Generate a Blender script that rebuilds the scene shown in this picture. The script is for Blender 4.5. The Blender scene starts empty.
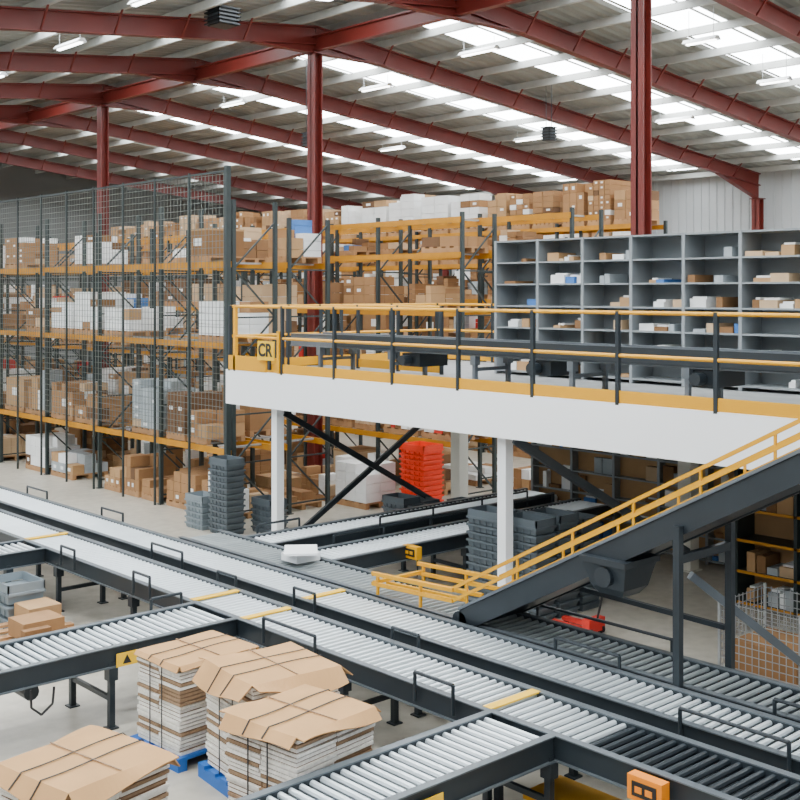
import bpy, math, random
from mathutils import Vector
R = random.Random(11)
H = 4.5
# ------------------------------------------------------------------ materials
def mat(name, col, rough=0.6, metal=0.0, var=0.12, scale=3.0, bump=0.0):
    m = bpy.data.materials.new(name); m.use_nodes = True
    nt = m.node_tree; b = nt.nodes["Principled BSDF"]
    b.inputs["Roughness"].default_value = rough
    b.inputs["Metallic"].default_value = metal
    if var > 0:
        tc = nt.nodes.new("ShaderNodeTexCoord")
        n = nt.nodes.new("ShaderNodeTexNoise"); n.inputs["Scale"].default_value = scale
        n.inputs["Detail"].default_value = 5
        nt.links.new(tc.outputs["Object"], n.inputs["Vector"])
        r = nt.nodes.new("ShaderNodeValToRGB")
        r.color_ramp.elements[0].position = 0.3; r.color_ramp.elements[1].position = 0.7
        r.color_ramp.elements[0].color = (*[c*(1-var) for c in col], 1)
        r.color_ramp.elements[1].color = (*[min(1, c*(1+var)) for c in col], 1)
        nt.links.new(n.outputs["Fac"], r.inputs["Fac"])
        nt.links.new(r.outputs["Color"], b.inputs["Base Color"])
    else:
        b.inputs["Base Color"].default_value = (*col, 1)
    return m
M = {}
def D(k, *a, **kw): M[k] = mat(k, *a, **kw)
D('slate', (0.016,0.023,0.029), 0.42)
D('lip_highlight', (0.12,0.14,0.155), 0.4, 0.3)  # paler than the frame: highlight on its top edge, put into the colour
D('gap_shade', (0.02,0.024,0.028), 0.7)  # near-black, stands in for the shade between rollers
D('roller', (0.70,0.76,0.79), 0.32, 0.45, var=0.05)
D('roller_dull', (0.36,0.40,0.41), 0.35, 0.5)
D('belt', (0.02,0.022,0.025), 0.6)
D('greyframe', (0.13,0.15,0.17), 0.45, 0.2)
D('yellow', (0.72,0.34,0.0), 0.45, var=0.0)
D('rackyellow', (0.50,0.21,0.0), 0.55, var=0.12)
D('paleyellow', (0.85,0.50,0.01), 0.5, var=0.0)
D('orange', (0.85,0.24,0.0), 0.45, var=0.0)
D('upright', (0.022,0.033,0.033), 0.5)
D('mesh', (0.16,0.18,0.165), 0.5, 0.2)
D('redsteel', (0.135,0.013,0.008), 0.5, var=0.15, scale=1.0)
D('white', (0.95,0.96,0.97), 0.5, var=0.0)
D('cream', (0.70,0.68,0.60), 0.5, var=0.03)
D('shelfgrey', (0.27,0.295,0.31), 0.5, 0.1, var=0.05)
D('shelfback', (0.19,0.21,0.225), 0.5, 0.1, var=0.05)
D('deck', (0.30,0.31,0.31), 0.6)
D('card1', (0.34,0.18,0.075), 0.85, var=0.08)
D('card2', (0.23,0.115,0.045), 0.85, var=0.08)
D('card3', (0.44,0.26,0.12), 0.85, var=0.08)
D('card4', (0.14,0.07,0.03), 0.85, var=0.08)
D('card5', (0.56,0.39,0.23), 0.85, var=0.08)
D('pwhite', (0.84,0.85,0.84), 0.6, var=0.06)
D('pgrey', (0.36,0.40,0.42), 0.5, var=0.15)
D('pred', (0.60,0.025,0.015), 0.6)
D('pblue', (0.05,0.17,0.46), 0.6)
D('wood', (0.40,0.22,0.10), 0.85, var=0.2)
D('bluepallet', (0.01,0.12,0.45), 0.5)
D('tote', (0.085,0.105,0.12), 0.5, var=0.06)
D('totelight', (0.20,0.24,0.265), 0.5, var=0.06)
D('redtote', (0.85,0.04,0.006), 0.45, var=0.04)
D('cartonedge', (0.80,0.76,0.70), 0.85, var=0.12, scale=30)
D('cartonedge2', (0.30,0.19,0.11), 0.85, var=0.15, scale=30)
D('flap', (0.50,0.275,0.11), 0.85, var=0.07)
D('black', (0.012,0.012,0.014), 0.5, var=0)
D('purlin', (0.42,0.43,0.41), 0.5, 0.1, var=0.1)
D('galv', (0.40,0.42,0.43), 0.4, 0.5)
def floor_mat():
    m = bpy.data.materials.new('concrete_floor'); m.use_nodes = True
    nt = m.node_tree; b = nt.nodes["Principled BSDF"]
    tc = nt.nodes.new("ShaderNodeTexCoord")
    n1 = nt.nodes.new("ShaderNodeTexNoise"); n1.inputs["Scale"].default_value = 0.35; n1.inputs["Detail"].default_value = 8
    n2 = nt.nodes.new("ShaderNodeTexNoise"); n2.inputs["Scale"].default_value = 5; n2.inputs["Detail"].default_value = 6
    ad = nt.nodes.new("ShaderNodeMath"); ad.operation = 'ADD'
    hf = nt.nodes.new("ShaderNodeMath"); hf.operation = 'MULTIPLY'; hf.inputs[1].default_value = 0.5
    for n in (n1, n2): nt.links.new(tc.outputs["Object"], n.inputs["Vector"])
    nt.links.new(n1.outputs["Fac"], ad.inputs[0]); nt.links.new(n2.outputs["Fac"], ad.inputs[1]); nt.links.new(ad.outputs[0], hf.inputs[0])
    r = nt.nodes.new("ShaderNodeValToRGB")
    r.color_ramp.elements[0].position = 0.35; r.color_ramp.elements[1].position = 0.65
    r.color_ramp.elements[0].color = (0.36,0.33,0.27,1); r.color_ramp.elements[1].color = (0.54,0.50,0.42,1)
    nt.links.new(hf.outputs[0], r.inputs["Fac"]); nt.links.new(r.outputs["Color"], b.inputs["Base Color"])
    b.inputs["Roughness"].default_value = 0.36
    return m
M['floor'] = floor_mat()
D('roof', (0.25,0.255,0.235), 0.6, 0.0, var=0.14, scale=0.6)
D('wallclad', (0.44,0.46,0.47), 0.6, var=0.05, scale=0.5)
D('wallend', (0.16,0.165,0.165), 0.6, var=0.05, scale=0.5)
def emis(name, col, s):
    m = bpy.data.materials.new(name); m.use_nodes = True
    b = m.node_tree.nodes["Principled BSDF"]
    b.inputs["Base Color"].default_value = (0.8,0.85,0.9,1)
    b.inputs["Emission Color"].default_value = (*col, 1); b.inputs["Emission Strength"].default_value = s
    return m
M['skylight'] = emis('skylight_grp', (0.92,0.97,1.0), 16)
M['tube'] = emis('lamp_tube', (1,1,0.97), 12)

# ------------------------------------------------------------------ mesh builder
class MB:
    def __init__(s): s.v=[]; s.f=[]; s.m=[]; s.mats=[]
    def mi(s,k):
        if k not in s.mats: s.mats.append(k)
        return s.mats.index(k)
    def hexa(s,p,k):
        o=len(s.v); s.v+= [tuple(q) for q in p]; i=s.mi(k)
        for q in ((0,3,2,1),(4,5,6,7),(0,1,5,4),(1,2,6,5),(2,3,7,6),(3,0,4,7)):
            s.f.append(tuple(o+a for a in q)); s.m.append(i)
    def box(s,x0,x1,y0,y1,z0,z1,k):
        if x0>x1:x0,x1=x1,x0
        if y0>y1:y0,y1=y1,y0
        s.hexa([(x0,y0,z0),(x1,y0,z0),(x1,y1,z0),(x0,y1,z0),(x0,y0,z1),(x1,y0,z1),(x1,y1,z1),(x0,y1,z1)],k)
    def taper(s,cx,cy,z0,z1,a0,b0,a1,b1,k):
        s.hexa([(cx-a0,cy-b0,z0),(cx+a0,cy-b0,z0),(cx+a0,cy+b0,z0),(cx-a0,cy+b0,z0),
                (cx-a1,cy-b1,z1),(cx+a1,cy-b1,z1),(cx+a1,cy+b1,z1),(cx-a1,cy+b1,z1)],k)
    def beam(s,p0,p1,w,h,k):
        p0=Vector(p0);p1=Vector(p1);d=(p1-p0).normalized()
        up=Vector((0,0,1)) if abs(d.z)<0.98 else Vector((0,1,0))
        a=d.cross(up).normalized()*w/2; b=a.cross(d).normalized()*h/2
        s.hexa([p0-a-b,p0+a-b,p0+a+b,p0-a+b,p1-a-b,p1+a-b,p1+a+b,p1-a+b],k)
    def cyl(s,p0,p1,r,k,n=8,cap=True,r1=None):
        p0=Vector(p0);p1=Vector(p1);d=(p1-p0).normalized(); r1=r if r1 is None else r1
        up=Vector((0,0,1)) if abs(d.z)<0.9 else Vector((1,0,0))
        a=d.cross(up).normalized(); b=a.cross(d); o=len(s.v); i=s.mi(k)
        for p,rr in ((p0,r),(p1,r1)):
            for j in range(n):
                t=2*math.pi*j/n; s.v.append(tuple(p+a*math.cos(t)*rr+b*math.sin(t)*rr))
        for j in range(n):
            s.f.append((o+j,o+(j+1)%n,o+n+(j+1)%n,o+n+j)); s.m.append(i)
        if cap:
            s.f.append(tuple(o+j for j in range(n))[::-1]); s.m.append(i)
            s.f.append(tuple(o+n+j for j in range(n))); s.m.append(i)
    def prism(s,pts,off,k):
        n=len(pts);o=len(s.v);i=s.mi(k);off=Vector(off)
        s.v+=[tuple(p) for p in pts]+[tuple(Vector(p)+off) for p in pts]
        s.f.append(tuple(range(o,o+n)));s.m.append(i)
        s.f.append(tuple(range(o+2*n-1,o+n-1,-1)));s.m.append(i)
        for j in range(n):
            s.f.append((o+j,o+(j+1)%n,o+n+(j+1)%n,o+n+j));s.m.append(i)
    def build(s,name,parent=None,smooth=False):
        me=bpy.data.meshes.new(name); me.from_pydata(s.v,[],s.f)
        for k in s.mats: me.materials.append(M[k])
        me.polygons.foreach_set("material_index",s.m)
        me.update()
        ob=bpy.data.objects.new(name,me); bpy.context.scene.collection.objects.link(ob)
        if parent: ob.parent=parent
        return ob

# ------------------------------------------------------------------ shell
b=MB(); b.box(-14,38,-6,52,-0.2,0,'floor'); b.build('floor')
RX,RZ=16.9,11.0; SL=0.106
def roofz(x): return RZ-SL*abs(x-RX)
XE0,XE1=-6.0,37.2
FR=[-1.2,3.2,7.7,12.17,16.8,21.5,26.7,31.9,37.1,42.3,47.5]
SKY=[(a+c)/2 for a,c in zip(FR[:-1],FR[1:])]
b=MB()
y=-2.0; pitch=0.34
def insky(y): return any(abs(y+pitch/2-s)<0.55 for s in SKY)
PUR=[RX+i*1.6+0.5 for i in range(13)]+[RX-i*1.6-0.5 for i in range(15)]
while y<51.5:
    for xa,xb in ((XE0,RX),(RX,XE1)):
        if insky(y): continue
        prof=[(0,0),(0.10,0),(0.14,0.05),(0.28,0.05),(0.34,0)]
        o=len(b.v); i=b.mi('roof')
        for (dy,dz) in prof:
            b.v.append((xa,y+dy,roofz(xa)+dz)); b.v.append((xb,y+dy,roofz(xb)+dz))
        for j in range(len(prof)-1):
            b.f.append((o+2*j,o+2*j+1,o+2*j+3,o+2*j+2)); b.m.append(i)
    y+=pitch
b.build('ceiling')
b=MB()
for s in SKY:
    for xa,xb in ((XE0+1,RX-0.9),(RX+0.9,XE1-1.0)):
        b.beam((xa,s,roofz(xa)+0.04),(xb,s,roofz(xb)+0.04),1.40,0.02,'skylight')
    for xa,xb in ((XE0,XE0+1),(RX-0.9,RX),(RX,RX+0.9),(XE1-1.0,XE1)):
        b.beam((xa,s,roofz(xa)+0.04),(xb,s,roofz(xb)+0.04),1.45,0.02,'roof')
b.build('window_rooflights')
b=MB()
for px in PUR:
    if XE0<px<XE1:
        z=roofz(px)-0.02
        b.box(px-0.02,px+0.02,-2,51.5,z-0.16,z,'purlin'); b.box(px-0.02,px+0.06,-2,51.5,z-0.175,z-0.16,'purlin')
b.build('trim_purlins')
b=MB()
def isec(p0,p1,w,h,k):
    p0=Vector(p0);p1=Vector(p1); z=Vector((0,0,1))
    b.beam(p0,p1,0.03,h,k)
    b.beam(p0+z*h/2,p1+z*h/2,w,0.035,k); b.beam(p0-z*h/2,p1-z*h/2,w,0.035,k)
h=0.40; top=0.22; bot=top+h
for fy in FR:
    for xe in (XE0,XE1-0.4):
        zo=-top-h/2
        isec((xe,fy,roofz(xe)+zo),(RX,fy,roofz(RX)+zo),0.2,h,'redsteel')
        sg=1 if xe<RX else -1
        b.prism([(xe,fy-0.015,roofz(xe)-bot),(xe,fy-0.015,roofz(xe)-bot-.5),(xe+sg*2.6,fy-0.015,roofz(xe+sg*2.6)-bot)],(0,0.03,0),'redsteel')
        b.beam((xe,fy,roofz(xe)-bot-.5),(xe+sg*2.6,fy,roofz(xe+sg*2.6)-bot-.02),0.2,0.03,'redsteel')
        b.prism([(RX,fy-0.015,RZ-bot),(RX,fy-0.015,RZ-bot-.22),(RX+(-sg)*1.8,fy-0.015,roofz(RX+1.8)-bot)],(0,0.03,0),'redsteel')
        b.beam((RX,fy,RZ-bot-.22),(RX-sg*1.8,fy,roofz(RX+1.8)-bot-.02),0.2,0.03,'redsteel')
    for px in PUR:
        if XE0+1<px<XE1-1 and abs(px-RX)>1.2:
            z=roofz(px); b.beam((px,fy-0.45,z-0.17),(px,fy-0.1,z-bot),0.035,0.035,'redsteel')
isec((RX,FR[0],RZ-0.62),(RX,47.5,RZ-0.62),0.18,0.32,'redsteel')
b.build('trim_roof_rafters')
def icol(name,x,y,z1,w=0.27,d=0.25):
    b=MB()
    b.box(x-d/2,x-d/2+0.03,y-w/2,y+w/2,0.02,z1,'redsteel'); b.box(x+d/2-0.03,x+d/2,y-w/2,y+w/2,0.02,z1,'redsteel')
    b.box(x-d/2,x+d/2,y-0.02,y+0.02,0.02,z1,'redsteel')
    b.box(x-d/2-.02,x+d/2+.02,y-w/2-.06,y+w/2+.06,0,0.03,'redsteel')
    b.box(x-d/2-.05,x+d/2+.05,y-w/2-.05,y+w/2+.05,z1,z1+0.03,'redsteel')
    b.build(name)
for cy in FR[3::2]: icol('steel_column',RX,cy,RZ-bot-.25)
for cy in FR[3:]: icol('steel_column',XE1-0.45,cy,roofz(XE1)-bot-.45,0.3,0.3)
b=MB(); b.box(XE1,XE1+0.15,-2,51.5,0,roofz(XE1)+0.1,'wallclad')
for i in range(0,160): 
    yy=-2+i*0.33; b.box(XE1-0.03,XE1,yy,yy+0.05,0,roofz(XE1)-0.1,'wallclad')
for z in (2.5,4.5,6.5): b.box(XE1-0.2,XE1-0.03,-2,51.5,z,z+0.08,'galv')
b.build('wall_right')
b=MB()
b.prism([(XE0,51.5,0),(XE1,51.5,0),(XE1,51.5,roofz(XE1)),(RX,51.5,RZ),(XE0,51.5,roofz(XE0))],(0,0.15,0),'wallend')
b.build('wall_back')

# ------------------------------------------------------------------ conveyors
def conveyor(name,axis,c0,c1,s0,s1,z=0.8,kind='roller',step=0.1,guides=(),legs=2.1,frame='slate',strips=(),legz=0.0,dark=None):
    m=MB()
    def P(s,c,zz): return (s,c,zz) if axis=='X' else (c,s,zz)
    def bx(sa,sb,ca,cb,za,zb,k):
        if axis=='X': m.box(sa,sb,ca,cb,za,zb,k)
        else: m.box(ca,cb,sa,sb,za,zb,k)
    for c,sg in ((c0,-1),(c1,1)):
        bx(s0,s1,c,c+sg*0.05,z-0.17,z+0.035,frame)
        bx(s0,s1,c-0.0*sg,c+sg*0.075,z+0.035,z+0.047,'lip_highlight')  # pale lip painted as the frame's top highlight
        bx(s0,s1,c+sg*0.05,c+sg*0.075,z-0.17,z-0.155,'lip_highlight')
    bx(s0,s1,c0,c1,z-0.15,z-0.13,'gap_shade')  # dark sheet added so the gaps between rollers read as shade
    if kind=='belt':
        bx(s0,s1,c0+0.02,c1-0.02,z-0.03,z+0.02,'belt')
        for s in (s0,s1): m.cyl(P(s,c0,z-0.02),P(s,c1,z-0.02),0.045,'roller_dull',10)
    else:
        n=int((s1-s0)/step)
        for i in range(n):
            s=s0+step*(i+0.5)
            k='roller' if kind=='roller' else 'roller_dull'
            if dark and dark[0]<s<dark[1]: k='slate'
            m.cyl(P(s,c0,z),P(s,c1,z),0.027,k,8,cap=False)
    s=s0+0.5
    while s<s1:
        for c in (c0-0.03,c1+0.03):
            bx(s-0.03,s+0.03,c-0.03,c+0.03,legz,z-0.12,frame)
            bx(s-0.06,s+0.06,c-0.06,c+0.06,legz,legz+0.015,frame)
            bx(s-0.05,s+0.05,c-0.055,c+0.055,z-0.3,z-0.17,frame)
        bx(s-0.02,s+0.02,c0,c1,legz+(z-legz)*0.35,legz+(z-legz)*0.35+0.05,frame)
        s+=legs
    for (ga,gb,side) in guides:
        c=c0-0.09 if side<0 else c1+0.09
        m.cyl(P(ga,c,z+0.17),P(gb,c,z+0.17),0.018,frame,8)
        nn=max(1,int((gb-ga)/0.9))
        for i in range(nn+1):
            s=ga+(gb-ga)*i/nn
            m.cyl(P(s,c,z-0.1),P(s,c,z+0.17),0.018,frame,8)
    for s in strips:
        bx(s-0.05,s+0.05,c0-0.02,c1+0.02,z+0.034,z+0.05,'paleyellow')
    return m.build(name)
conveyor('roller_conveyor','Y',7.4,8.02,0,32,guides=((9.3,10.2,-1),(12.6,13.0,-1),(7.3,7.8,-1),(14.6,15.0,-1),(11.9,12.3,1),(8.6,9.0,1),(17.5,18.6,-1)),strips=(6.95,10.7,11.75,16.3),dark=(3.6,5.9))
conveyor('roller_conveyor','Y',8.42,9.0,0,32,guides=((6.8,7.6,1),(10.6,11.0,-1),(13.5,14.3,-1),(16.5,17.2,1),(19.2,20,1),(4.6,5.6,-1)),strips=(10.9,))
conveyor('roller_conveyor','Y',9.26,9.88,0,15.0,kind='dull',z=0.78,guides=((6.8,8.6,1),(3.0,5.2,-1)),step=0.11)
conveyor('roller_conveyor','X',10.8,11.6,-1,7.33,z=0.8,guides=((6.8,7.2,1),))
conveyor('roller_conveyor','X',15.6,16.25,0,7.33,z=0.8)
conveyor('roller_conveyor','X',6.2,6.84,0.5,7.33,z=0.8,guides=())
conveyor('roller_conveyor','X',13.7,14.3,9.96,16.3,z=0.78,guides=((10.2,11.0,1),(12.0,15.5,-1)))
conveyor('roller_conveyor','X',12.3,12.95,9.96,16.2,z=0.78,guides=((10.6,15.5,1),),)
m=conveyor('belt_conveyor','Y',12.1,12.75,-1.5,16.0,z=3.74,kind='belt',frame='greyframe',legz=3.14,legs=1.8)
b=MB(); b.box(12.0,12.05,-1.5,14.8,3.60,3.80,'slate'); 
for yy in (12.8,7.6,10.2): 
    b.box(12.1,12.7,yy,yy+0.4,3.35,3.55,'slate'); b.cyl((12.05,yy+.2,3.45),(11.9,yy+.2,3.45),0.08,'slate',12)
b.build('conveyor_drive_unit',parent=m)

def motor(name,x,y,z,k='orange',s=1.0):
    m=MB(); m.box(x-0.05,x+0.05,y-0.2*s,y+0.2*s,z-0.12*s,z+0.12*s,k)
    m.box(x-0.06,x-0.05,y-0.14*s,y+0.14*s,z-0.07*s,z+0.07*s,'black')
    m.box(x-0.065,x-0.06,y-0.10*s,y-0.02*s,z-0.03*s,z+0.03*s,k)
    m.box(x-0.065,x-0.06,y+0.02*s,y+0.10*s,z-0.03*s,z+0.03*s,k)
    m.cyl((x,y-.15*s,z-.12*s),(x,y-.15*s,z-.3),.012,'black',6); m.cyl((x,y-.15*s,z-.3),(x+.2,y+.1,z-.4),.012,'black',6)
    m.build(name)
motor('control_box',7.24,5.15,0.74,s=.78)
motor('control_box',11.35,12.17,0.74,'yellow',s=0.75)
m=MB(); m.box(7.46,7.96,5.3,6.6,.14,.2,'yellow'); 
for u,v in((7.5,5.4),(7.9,5.4),(7.5,6.5),(7.9,6.5)): m.box(u-.03,u+.03,v-.03,v+.03,0,.14,'yellow')
m.build('yellow_drip_tray')
m=MB()
m.cyl((5.0,10.9,.52),(5.0,11.3,.52),.08,'slate',12); m.box(4.9,5.1,10.85,11.4,.6,.62,'slate')
pts=[(4.9,10.70,.62),(4.9,10.69,.45),(5.0,10.68,.36),(5.12,10.69,.44),(5.14,10.70,.6)]
for p,q in zip(pts[:-1],pts[1:]): m.cyl(p,q,.012,'black',6)
m.build('conveyor_motor')
def tri_label(name,x,y,z):
    m=MB(); m.box(x-0.12,x+0.12,y-0.008,y,z-0.07,z+0.07,'paleyellow')
    m.prism([(x-0.05,y-0.008,z-0.045),(x+0.05,y-0.008,z-0.045),(x,y-0.008,z+0.045)],(0,-0.003,0),'black'); m.build(name)
tri_label('warning_label',5.95,10.72,0.70); tri_label('warning_label',5.9,6.12,0.70)

# ------------------------------------------------------------------ inclined belt conveyor
m=MB()
YF,YT=9.05,2.5; sl=0.533
def rz(y): return 0.68+sl*(YF-y)
x0,x1=9.16,9.96
for x in (x0,x1-0.05):
    m.hexa([(x,YF,rz(YF)),(x+.05,YF,rz(YF)),(x+.05,YT,rz(YT)),(x,YT,rz(YT)),
            (x,YF,rz(YF)+.27),(x+.05,YF,rz(YF)+.27),(x+.05,YT,rz(YT)+.27),(x,YT,rz(YT)+.27)],'slate')
    m.beam((x+.025,YF,rz(YF)+.28),(x+.025,YT,rz(YT)+.28),0.09,0.03,'greyframe')
for za,zb,k in ((.2,.24,'belt'),(.02,.05,'slate')):
    m.hexa([(x0+.05,YF,rz(YF)+za),(x1-.05,YF,rz(YF)+za),(x1-.05,YT,rz(YT)+za),(x0+.05,YT,rz(YT)+za),
        (x0+.05,YF,rz(YF)+zb),(x1-.05,YF,rz(YF)+zb),(x1-.05,YT,rz(YT)+zb),(x0+.05,YT,rz(YT)+zb)],k)
m.cyl((x0,YF,rz(YF)+.14),(x1,YF,rz(YF)+.14),0.11,'slate',14)
for x in (x0+.02,x1-.02):
    for dz in (0.40,0.54):
        m.beam((x,YF+0.1,rz(YF)+dz-.05),(x,YT,rz(YT)+dz),0.03,0.036,'yellow')
    for dz in (0.34,0.46):
        m.beam((x,YF+0.12,rz(YF)+dz),(x,YF+1.5,rz(YF)+dz-.06),0.035,0.045,'yellow')
    y=YF+1.4
    while y>YT:
        if y>YF: m.beam((x,y,.84),(x,y,rz(YF)+.42),0.03,0.03,'yellow')
        else: m.beam((x,y,rz(y)+.27),(x,y,rz(y)+.53),0.022,0.022,'yellow')
        y-=0.75
for xx in (9.42,9.7):
    m.beam((xx,YF+0.15,rz(YF)+.30),(xx,YF+1.5,rz(YF)+.24),0.035,0.045,'yellow')
m.beam((x0,YF+1.45,rz(YF)+.30),(x1,YF+1.45,rz(YF)+.30),0.04,0.04,'yellow')
for yy in (6.15,3.9):
    for x in (9.115,10.0):
        m.box(x-.035,x+.035,yy-.035,yy+.035,0,rz(yy)+.1,'slate')
        m.box(x-.035,x+.07,yy-.07,yy+.07,0,.02,'slate')
    m.box(9.115,10.0,yy-.03,yy+.03,rz(yy)-.25,rz(yy)-.17,'slate')
m.beam((10.0,6.6,1.64),(11.3,5.76,0.42),0.08,0.08,'greyframe'); m.box(11.2,11.3,5.7,5.8,0,.5,'greyframe')
m.beam((10.0,6.2,1.2),(10.0,8.0,rz(8.0)),0.05,0.05,'slate')
ramp=m.build('inclined_belt_conveyor')
m=MB(); gx,gy=9.3,7.0; gz=rz(6.95)
m.taper(9.36,gy,gz-.30,gz-.22,.14,.14,.2,.2,'slate'); m.taper(9.36,gy,gz-.22,gz+.02,.2,.2,.26,.26,'slate'); m.box(9.07,9.65,gy-.28,gy+.28,gz+.02,gz+.08,'slate')
m.cyl((9.08,gy,gz-.10),(9.2,gy,gz-.10),.10,'slate',14)
m.build('drive_guard',parent=ramp)

# ------------------------------------------------------------------ mezzanine
m=MB()
ML,MR=16.95,-1.5
m.box(11.42,16.5,MR,ML,3.02,3.13,'deck')
m.box(11.34,11.42,MR,ML,2.55,3.15,'white'); m.box(16.42,16.5,MR,ML,2.6,3.13,'white')
m.box(11.42,16.42,ML-.08,ML,2.6,3.13,'white')
for yy in (15.8,10.6,5.4,0.2): m.box(11.42,16.42,yy-.1,yy+.1,2.62,3.02,'cream')
for i in range(10):
    yy=16.7-i*1.8; m.box(11.45,16.4,yy-.03,yy+.03,2.85,3.02,'cream')
for yy in (15.8,10.6,5.4):
    for x,k in ((11.62,'white'),(16.0,'cream')):
        w=.075 if x<12 else .12
        m.box(x-w,x+w,yy-w,yy+w,0.015,2.6,k); m.box(x-.16,x+.16,yy-.16,yy+.16,0,.02,k); m.box(x-.14,x+.14,yy-.14,yy+.14,2.58,2.62,k)
m.beam((11.7,15.72,2.45),(15.9,15.72,0.15),0.05,0.1,'slate'); m.beam((11.7,15.86,0.1),(15.9,15.86,2.5),0.05,0.1,'slate')
m.beam((11.7,10.52,2.5),(15.9,10.52,0.3),0.07,0.12,'greyframe')
m.build('mezzanine_platform')
def rail(m,p,q,n,k0='slate'):
    p=Vector(p);q=Vector(q); z=Vector((0,0,1))
    for i in range(n+1):
        a=p.lerp(q,i/n); m.box(a.x-.025,a.x+.025,a.y-.025,a.y+.025,3.13,4.27,k0)
    for hh in (1.1,0.58):
        m.cyl(p+z*hh,q+z*hh,0.024,'yellow',8)
    m.beam(p+z*.08,q+z*.08,0.02,0.15,'yellow')
m=MB()
rail(m,(11.36,16.68,3.15),(11.36,-1.0,3.15),13)
rail(m,(11.36,16.85,3.15),(16.4,16.85,3.15),4,'slate')
rail(m,(13.35,16.8,3.15),(13.35,13.6,3.15),3,'slate')
rail(m,(16.4,16.8,3.15),(16.4,-1.3,3.15),12,'slate')
for x in (11.36,): m.beam((x,16.68,3.15),(x,16.68,4.27),.06,.06,'yellow')
m.box(11.33,11.36,15.75,16.85,3.15,3.40,'yellow')
for yy in (15.35,): m.box(11.31,11.38,yy,yy+.06,3.15,3.85,'yellow')
m.build('guard_railing')
sign=MB(); sign.box(11.27,11.30,15.45,15.90,3.36,3.68,'paleyellow'); sign.box(11.30,11.34,15.6,15.66,3.2,3.68,'slate')
sg=sign.build('letter_sign')
cu=bpy.data.curves.new('cr_text','FONT'); cu.body='CR'; cu.size=0.30; cu.extrude=0.002; cu.offset=0.008; cu.align_x='CENTER'; cu.align_y='CENTER'
to=bpy.data.objects.new('letters',cu); bpy.context.scene.collection.objects.link(to)
to.location=(11.262,15.675,3.52); to.rotation_euler=(math.pi/2,0,-math.pi/2); cu.materials.append(M['black']); to.parent=sg

def small_items(m,x0,x1,ya,yb,z,hmax,dens):
    y=ya+.03
    while y<yb-.1:
        w=R.uniform(.08,.28)
        if y+w>yb-.03: break
        if R.random()<dens:
            k=R.choice(['card1','card3','card2','pwhite','pwhite','pgrey','card5','pwhite','card3','pblue','pgrey','card5'])
            hh=R.uniform(.04,hmax); m.box(x0+R.uniform(.02,.1),x1-.05,y,y+w,z,z+hh,k)
            if R.random()<.4: m.box(x0+.13,x1-.06,y+.01,y+w-.02,z+hh,z+hh+.03,'pwhite')
        y+=w+.02
def shelving(name,x0,x1,y0,y1,bay,z0,ht,levels,k,kb,dens,hmax,lip=None):
    m=MB(); n=int(round((y1-y0)/bay))
    for i in range(n+1):
        y=y0+i*bay; m.box(x0,x1,y-.012,y+.012,z0,z0+ht,k); m.box(x0-.01,x0+.02,y-.025,y+.025,z0,z0+ht,k)
    if kb: m.box(x1-.02,x1,y0,y0+n*bay,z0,z0+ht,kb)
    sp=(ht-.08)/levels
    for l in range(levels+1):
        z=z0+.05+l*sp
        m.box(x0+.0,x1-.02,y0,y0+n*bay,z,z+.025,k)
        if lip: m.box(x0-.01,x0,y0,y0+n*bay,z-.01,z+.03,lip)
    ob=m.build(name)
    m=MB()
    for l in range(levels):
        z=z0+.075+l*sp
        for i in range(n):
            small_items(m,x0,x1,y0+i*bay+.02,y0+(i+1)*bay-.02,z,min(hmax,sp-.08),dens*R.uniform(.3,1.4))
    if m.v: m.build('stored_cartons',parent=ob)
    return ob
shelving('shelving_unit',14.2,14.75,-1.55,13.17,.92,3.135,2.22,6,'shelfgrey','shelfback',.5,.15)
shelving('shelving_unit',16.54,16.74,3.0,14.4,.95,0,2.4,6,'shelfgrey','card3',.95,.3)
shelving('shelving_unit',14.7,15.2,2.5,9.1,.92,0,2.3,5,'upright','card3',.9,.28,'rackyellow')
m=MB()
yy=2.5
while yy<8.2:
    w=R.uniform(.25,.5); hh=R.uniform(.06,.18)
    if R.random()<.5: m.box(14.25,14.6,yy,yy+w,5.36,5.36+hh,R.choice(['pwhite','card1','pgrey']))
    yy+=w+.06
m.build('cartons')

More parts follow.
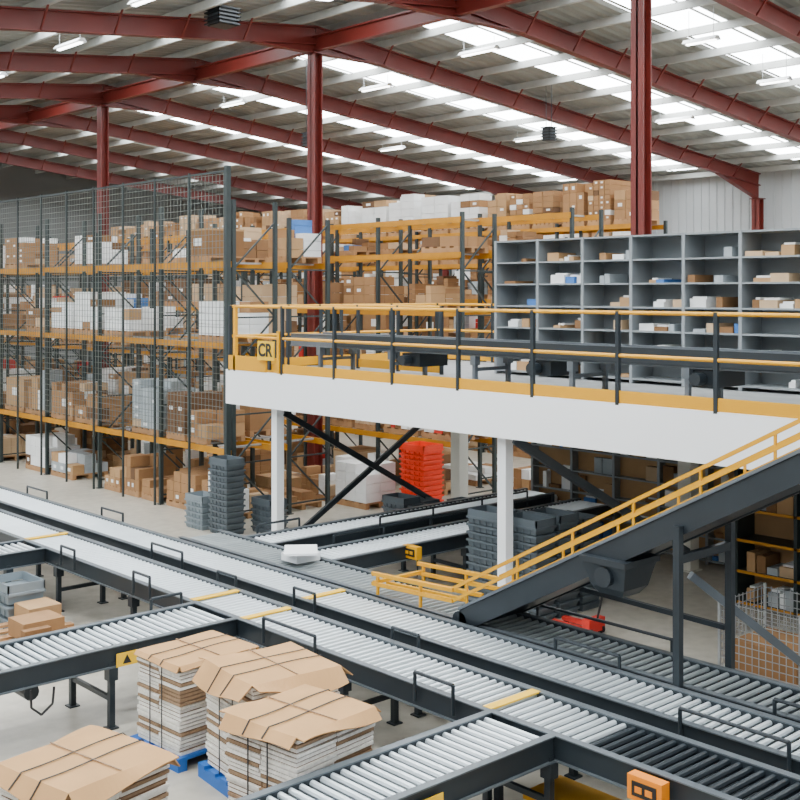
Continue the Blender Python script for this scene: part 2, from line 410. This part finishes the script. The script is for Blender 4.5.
# ------------------------------------------------------------------ pallet racks
def pallet(m,cx,cy,z,a,bb,k='wood'):
    for u in (-1,0,1):
        m.box(cx+u*(a-.05)-.05,cx+u*(a-.05)+.05,cy-bb,cy+bb,z,z+.1,k)
    n=5
    for i in range(n):
        y=cy-bb+(2*bb-.12)*i/(n-1); m.box(cx-a,cx+a,y,y+.12,z+.1,z+.13,k)
CARD=['card1','card1','card3','card2','card4','card3','card5']
def load(m,cx,cy,z,a,bb,hmax,p=None,kk0=None,fmin=.45):
    pallet(m,cx,cy,z,a,bb)
    z+=.13; kind=R.choice(['grid','grid','mix','mix','mix','big','wrap','low','wrap']) if p is None else p
    if kind in('grid','wrap','low'):
        nx=R.choice([2,3]); ny=R.choice([2,3,4]); bh=R.uniform(.12,.26)
        nz=max(1,int(hmax*R.uniform(fmin,1)/bh)) if kind!='low' else R.choice([1,2])
        k=R.choice(CARD) if kind!='wrap' else R.choice(['pwhite','pgrey','pwhite','pwhite','card5'])
        if kk0: k=kk0
        dx=2*a/nx; dy=2*bb/ny
        for l in range(nz):
            for i in range(nx):
                for j in range(ny):
                    if l==nz-1 and R.random()<.25: continue
                    if 0<i<nx-1 and l<nz-1 and 0<j<ny-1: continue
                    x=cx-a+dx*i; y=cy-bb+dy*j
                    kk=k if R.random()<.85 else R.choice(CARD+['pwhite'])
                    m.box(x+.006,x+dx-.006,y+.008,y+dy-.008,z+l*bh,z+(l+1)*bh-.008,kk)
                    if i==0 and R.random()<.3 and kk!='pwhite':
                        m.box(x-.002,x+.006,y+dy*.3,y+dy*.65,z+l*bh+bh*.3,z+l*bh+bh*.65,'pwhite')
    elif kind=='big':
        hh=hmax*R.uniform(.5,.95); m.box(cx-a*.95,cx+a*.95,cy-bb*.95,cy+bb*.95,z,z+hh,R.choice(CARD+['pgrey','pwhite']))
        m.box(cx-a*.97,cx+a*.97,cy-bb*.97,cy+bb*.97,z+hh,z+hh+.04,'card3'); m.box(cx-a*.96-.003,cx-a*.95,cy-.15,cy+.15,z+hh*.4,z+hh*.7,'pwhite')
    else:
        for i in range(2):
            y=cy-bb
            while y<cy+bb-.15:
                w=R.uniform(.14,.34); w=min(w,cy+bb-y); zz=z; topz=z+hmax*R.uniform(.2,.95)
                k=R.choice(CARD+['pwhite','pwhite','pwhite','pgrey','card1','pred' if R.random()<.3 else 'card2','pblue' if R.random()<.2 else 'card5'])
                while zz<topz-.1:
                    hh=R.uniform(.1,.24); x=cx-a+i*a
                    m.box(x+.01,x+a-.01,y+.01,y+w-.01,zz,min(zz+hh,topz)-.008,k); zz+=hh
                y+=w
def rack(name,x0,x1,ys,levels,top,ky='rackyellow',dens=.75,maxh=None,topk=None,topd=None):
    m=MB()
    for y in ys:
        for x in (x0,x1):
            m.box(x-.04,x+.04,y-.035,y+.035,0,top,'upright'); m.box(x-.07,x+.07,y-.07,y+.07,0,.015,'upright')
        z=.2;s=0
        while z<top-1.0:
            a,c=(x0,x1) if s else (x1,x0)
            m.beam((a,y,z),(c,y,z+.95),.03,.03,'upright'); m.beam((x0,y,z),(x1,y,z),.03,.03,'upright'); z+=.95; s=1-s
    for lz in levels:
        for x in (x0-.04,x1+.04):
            m.box(x-.025,x+.025,ys[0],ys[-1],lz-.12,lz,ky)
        for y in ys[:-1]:
            for q in (.5,1.35,2.2): m.box(x0,x1,y+q-.04,y+q+.04,lz-.04,lz-.005,'galv')
    ob=m.build(name)
    m=MB(); lv=[0.0]+list(levels)
    for li,lz in enumerate(lv):
        last=li+1>=len(lv)
        nxt=lv[li+1]-.15 if not last else (lz+1.1)
        hm=nxt-lz-.2
        if last and topk: hm=1.15
        elif maxh: hm=min(hm,maxh)
        if hm<.2: continue
        for y,y2 in zip(ys[:-1],ys[1:]):
            n=2 if R.random()<.5 else 3
            w=(y2-y-.2)/n
            for i in range(n):
                dd=topd if (last and topd is not None) else dens
                if R.random()<dd:
                    yc=y+.1+w*(i+.5)
                    p=kk=None
                    if last and topk: p,kk=topk(yc)
                    load(m,(x0+x1)/2,yc,lz+.002,(x1-x0)/2-.03,w/2-.06,hm,p,kk,.78 if (last and topk) else .45)
    m.build('palletised_cartons',parent=ob)
    return ob
ys1=[18.72+2.7*i for i in range(10)]
L1=[1.42,3.5,5.1]
rack('pallet_rack',12.7,13.7,ys1,L1,6.3,dens=.75,maxh=1.15,topd=.55)
rack('pallet_rack',14.05,15.05,ys1,L1,6.0,dens=.5,maxh=1.1,topd=.3)
rack('pallet_rack',17.4,18.4,[17.1+2.7*i for i in range(12)],[1.3,2.75,4.1,5.35,6.1],6.2,dens=.7,maxh=.7,topd=.0)
rack('pallet_rack',19.2,20.2,[15.6+2.7*i for i in range(12)],[1.3,2.75,4.1,5.45,6.2],6.3,dens=.5,maxh=.7,topd=.0)
ys3=[16.9+2.7*i for i in range(11)]
rack('pallet_rack',23.5,24.5,ys3,[1.5,3.0,4.3,5.3,6.2],6.3,dens=.85,maxh=1.05,topd=1,
     topk=lambda y:(('wrap','pwhite') if 22.6<y<29.0 else ('grid',R.choice(['card1','card3','card5','card1']))))
ys4=[21.5+2.7*i for i in range(10)]
rack('pallet_rack',29.5,30.5,ys4,[1.5,3.0,4.6,6.15],6.3,dens=.8,maxh=1.1)
m=MB(); X=12.56; y0,y1=18.72,43.02
z=1.6
while z<6.85: m.box(X-.004,X+.004,y0,y1,z-.004,z+.004,'mesh'); z+=.13
y=y0
while y<y1: m.box(X-.004,X+.004,y-.004,y+.004,1.55,6.85,'mesh'); y+=.13
y=y0
while y<y1+.1:
    m.box(X-.03,X+.01,y-.02,y+.02,0,6.9,'upright'); y+=1.35
m.box(X-.02,X+.02,y0,y1,6.83,6.87,'upright'); m.box(X-.05,X+.05,y0-.05,y0+.04,0,6.95,'upright')
m.build('wire_mesh_screen')

# ------------------------------------------------------------------ totes
def totes(name,x,y,n,k,a=.2,bb=.3,st=.11,rim=.03,z=0.0):
    m=MB()
    for i in range(n):
        zz=z+i*st
        m.taper(x,y,zz,zz+st*.7,a*.92,bb*.92,a*.97,bb*.97,k)
        m.box(x-a-.01,x+a+.01,y-bb-.01,y+bb+.01,zz+st*.62,zz+st*.62+rim,k)
        for u in (-.6,-.2,.2,.6): m.box(x-a-.004,x+a+.004,y+u*bb-.01,y+u*bb+.01,zz,zz+st*.62,k)
    zt=z+n*st
    m.box(x-a,x+a,y-bb,y-bb+.02,zt-.02,zt+.09,k); m.box(x-a,x+a,y+bb-.02,y+bb,zt-.02,zt+.09,k)
    m.box(x-a,x-a+.02,y-bb,y+bb,zt-.02,zt+.09,k); m.box(x+a-.02,x+a,y-bb,y+bb,zt-.02,zt+.09,k)
    return m.build(name)
totes('tote_stack',12.0,10.5,12,'tote'); totes('tote_stack',12.0,11.2,12,'tote'); totes('tote_stack',12.5,10.5,12,'tote'); totes('tote_stack',12.5,11.2,11,'tote')
totes('tote_stack',13.0,10.5,11,'tote')
totes('tote_stack',12.1,18.05,12,'tote'); totes('tote_stack',12.05,18.8,5,'totelight'); totes('tote_stack',12.75,17.6,5,'tote')
for i in range(7):
    totes('tote_stack',14.3+.5*(i%4),14.95+(.68 if i>3 else 0),[5,4,5,3,6,5,3][i],'tote')
totes('red_tote_stack',16.45,17.35,12,'redtote',.28,.36,.105)
def pallet_goods(name,x,y,a,bb,hh,kind,kk=None):
    m=MB(); load(m,x,y,0,a,bb,hh,kind,kk); return m.build(name)
for x,y,hh,kd,kk in ((15.9,18.5,1.3,'grid','pwhite'),(15.9,19.7,.9,'mix',None),(15.9,22.8,1,'grid','card1'),(15.8,24.1,.8,'mix',None),(15.6,21.0,.8,'grid','card3')):
    pallet_goods('pallet_of_cartons',x,y,.42,.5,hh,kd,kk)
m=MB(); pallet(m,6.55,14.15,0,.5,.6); 
m.box(6.2,6.75,13.75,14.2,.13,.35,'card1'); m.box(6.5,6.95,14.25,14.7,.13,.38,'card3'); m.box(6.15,6.5,13.6,13.72,.13,.3,'card2'); m.build('pallet_of_cartons')
m=MB(); pallet(m,6.3,13.0,0,.4,.45)
m.box(6.05,6.5,12.75,13.1,.13,.36,'card1'); m.box(6.1,6.6,13.12,13.4,.13,.27,'card3'); m.build('pallet_of_cartons')
totes('tote_stack',6.7,15.1,3,'totelight',.26,.34,.17)

# ------------------------------------------------------------------ flat-packed carton piles
def carton_pile(name,cx,cy,ang,a,bb,h,pal,ov=.10):
    e=bpy.data.objects.new(name,None); bpy.context.scene.collection.objects.link(e); e.location=(cx,cy,0); e.rotation_euler=(0,0,ang)
    m=MB(); pallet(m,0,0,0,a+.05,bb+.05,pal); m.build('pallet',parent=e)
    m=MB(); z=.13
    while z<h:
        t=.036; ox=R.uniform(-.014,.014); oy=R.uniform(-.014,.014)
        for (ca,cb) in (((-1,0),(-1,0)),((0,1),(-1,0)),((-1,0),(0,1)),((0,1),(0,1))):
            j=R.uniform(-.010,.010)
            m.box(ca[0]*a+ox+.006,ca[1]*a+ox-.006,cb[0]*bb+oy+j+.006,cb[1]*bb+oy+j-.006,z,z+t*.7,'cartonedge' if R.random()<.8 else 'cartonedge2')
        m.box(-a+.02,a-.02,-bb+.02,bb-.02,z+t*.7,z+t,'card4')
        z+=t
    m.build('flat_cartons',parent=e)
    m=MB(); k=m.mi('flap'); A=a+ov; B=bb+ov
    ph=cx*7+cy*3
    def zz(u,v):
        du=max(0,abs(u)-a-.0); dv=max(0,abs(v)-bb-.0)
        return z+.02-du*(1.1+.3*math.sin(v*5+ph))-dv*(.6+.5*math.sin(u*4+ph))+.008*math.sin(u*6+ph)*math.cos(v*5+ph)
    us=[-A,-a-ov*.5]+[-a+2*a*i/20 for i in range(21)]+[a+ov*.5,A]
    vs=[-B,-bb-ov*.5]+[-bb+2*bb*i/20 for i in range(21)]+[bb+ov*.5,B]
    n=len(us)
    for u in us:
        for v in vs: m.v.append((u,v,zz(u,v)))
    for i in range(n-1):
        for j in range(n-1):
            if (i<2 or i>=n-3) and (j<2 or j>=n-3): continue
            o=i*n+j; m.f.append((o,o+n,o+n+1,o+1)); m.m.append(k)
    ob=m.build('top_sheet',parent=e); md=ob.modifiers.new('s','SOLIDIFY'); md.thickness=.01
    m=MB()
    m.box(-.006,.006,-bb,bb,z+.028,z+.034,'cartonedge2')
    for v in (-bb*.25,bb*.3):
        for p,q in zip(us[:-1],us[1:]): m.beam((p,v,zz(p,v)+.012),(q,v,zz(q,v)+.012),.012,.005,'black')
        for u in (-a-.018,a+.018): m.beam((u,v,.13),(u,v,z-.04),.006,.012,'black')
    m.build('straps',parent=e)
carton_pile('flat_carton_pile',5.75,7.50,.12,.45,.41,1.05,'bluepallet',ov=.08)
carton_pile('flat_carton_pile',6.28,8.62,-.1,.46,.44,1.06,'bluepallet',ov=.14)
carton_pile('flat_carton_pile',6.2,9.77,.06,.46,.36,.93,'bluepallet',ov=.04)
carton_pile('flat_carton_pile',4.15,8.12,.18,.47,.43,.92,'wood',ov=.11)

# wire cage, white panel, pallet truck
m=MB(); cx,cy=12.15,6.8
for i in range(13):
    t=-.5+i/12
    for s in (-.5,.5):
        m.cyl((cx+t,cy+s,.12),(cx+t,cy+s,.95),.006,'galv',5); m.cyl((cx+s,cy+t,.12),(cx+s,cy+t,.95),.006,'galv',5)
for i in range(10):
    z=.12+i*.09
    for s in (-.5,.5):
        m.cyl((cx-.5,cy+s,z),(cx+.5,cy+s,z),.006,'galv',5); m.cyl((cx+s,cy-.5,z),(cx+s,cy+.5,z),.006,'galv',5)
for u in (-.5,.5):
    for v in (-.5,.5): m.box(cx+u-.015,cx+u+.015,cy+v-.015,cy+v+.015,0,.98,'galv')
m.box(cx-.5,cx+.5,cy-.5,cy+.5,.1,.13,'wood'); m.box(cx-.4,cx+.35,cy-.4,cy+.4,.13,.5,'card1')
m.build('wire_cage_container')
m=MB(); m.beam((9.35,12.2,1.0),(9.85,12.85,.94),.45,.03,'white'); m.box(9.4,9.8,12.35,12.7,.84,.94,'white'); m.build('transfer_cover_plate')
m=MB()
for u in (0,.25): m.box(11.9+u,11.98+u,9.5,10.05,.05,.10,'pred')
m.box(11.9,12.23,9.38,9.5,.05,.22,'pred')
m.cyl((12.06,9.38,.2),(12.06,9.2,.9),.015,'black'); m.cyl((11.95,9.2,.9),(12.17,9.2,.9),.015,'black')
for x in (11.94,12.19): m.cyl((x-.02,10.0,.04),(x+.02,10.0,.04),.04,'black',10); m.cyl((x-.02,9.42,.06),(x+.02,9.42,.06),.06,'black',10)
m.build('pallet_truck')

# ------------------------------------------------------------------ hanging lamps and fan heaters
def lamp(x,y,drop=0.9,L=0.8):
    m=MB(); z=roofz(x)-drop
    m.prism([(x-.12,y-L/2,z),(x+.12,y-L/2,z),(x+.05,y-L/2,z+.08),(x-.05,y-L/2,z+.08)],(0,L,0),'white')
    m.box(x-.04,x+.04,y-L/2+.05,y+L/2-.05,z-.03,z,'tube')
    for yy in (y-L/2+.1,y+L/2-.1): m.cyl((x,yy,z+.08),(x,yy,roofz(x)-.1),.006,'galv',5)
    m.build('pendant_batten_light')
for x,y in ((21,13.6),(24.5,13.9)): lamp(x,y,.8)
for x,y in ((20,19.1),(28,19.0),(12,24.2),(12.5,29.5),(21,24),(28,24.5),(11,19),(20,29.5),(27,30),(12,34.5)): lamp(x,y,.42,1.2)
def fan_heater(x,y,z,s=.24):  # caged fan heater hung from the roof, not a lamp
    m=MB(); m.box(x-s*.8,x+s*.8,y-s*.8,y+s*.8,z,z+.36,'black')
    for i in range(5):
        zz=z+.02+i*.08
        for q in (-s,s-.02):
            m.box(x-s,x+s,y+q,y+q+.02,zz,zz+.03,'slate'); m.box(x+q,x+q+.02,y-s,y+s,zz,zz+.03,'slate')
    for u in (-.7*s,.7*s): m.cyl((x+u,y,z+.36),(x+u,y,roofz(x)-.1),.01,'slate',6)
    m.build('caged_fan_heater')
fan_heater(13.7,20.6,10.15,.28); fan_heater(24,20.3,8.6,.16); fan_heater(19.0,24.4,8.4,.16)

# ------------------------------------------------------------------ light
w=bpy.data.worlds.new('W'); bpy.context.scene.world=w; w.use_nodes=True
bg=w.node_tree.nodes['Background']; bg.inputs[0].default_value=(0.88,0.95,1.0,1); bg.inputs[1].default_value=0.82
# ------------------------------------------------------------------ camera
cd=bpy.data.cameras.new('cam'); cam=bpy.data.objects.new('cam',cd); bpy.context.scene.collection.objects.link(cam)
cd.sensor_width=36; cd.lens=1150/800*36; cd.shift_y=-108/800; cd.clip_end=200
cam.location=(0,0,H); cam.rotation_euler=(math.pi/2,0,-math.radians(42.4))
bpy.context.scene.camera=cam
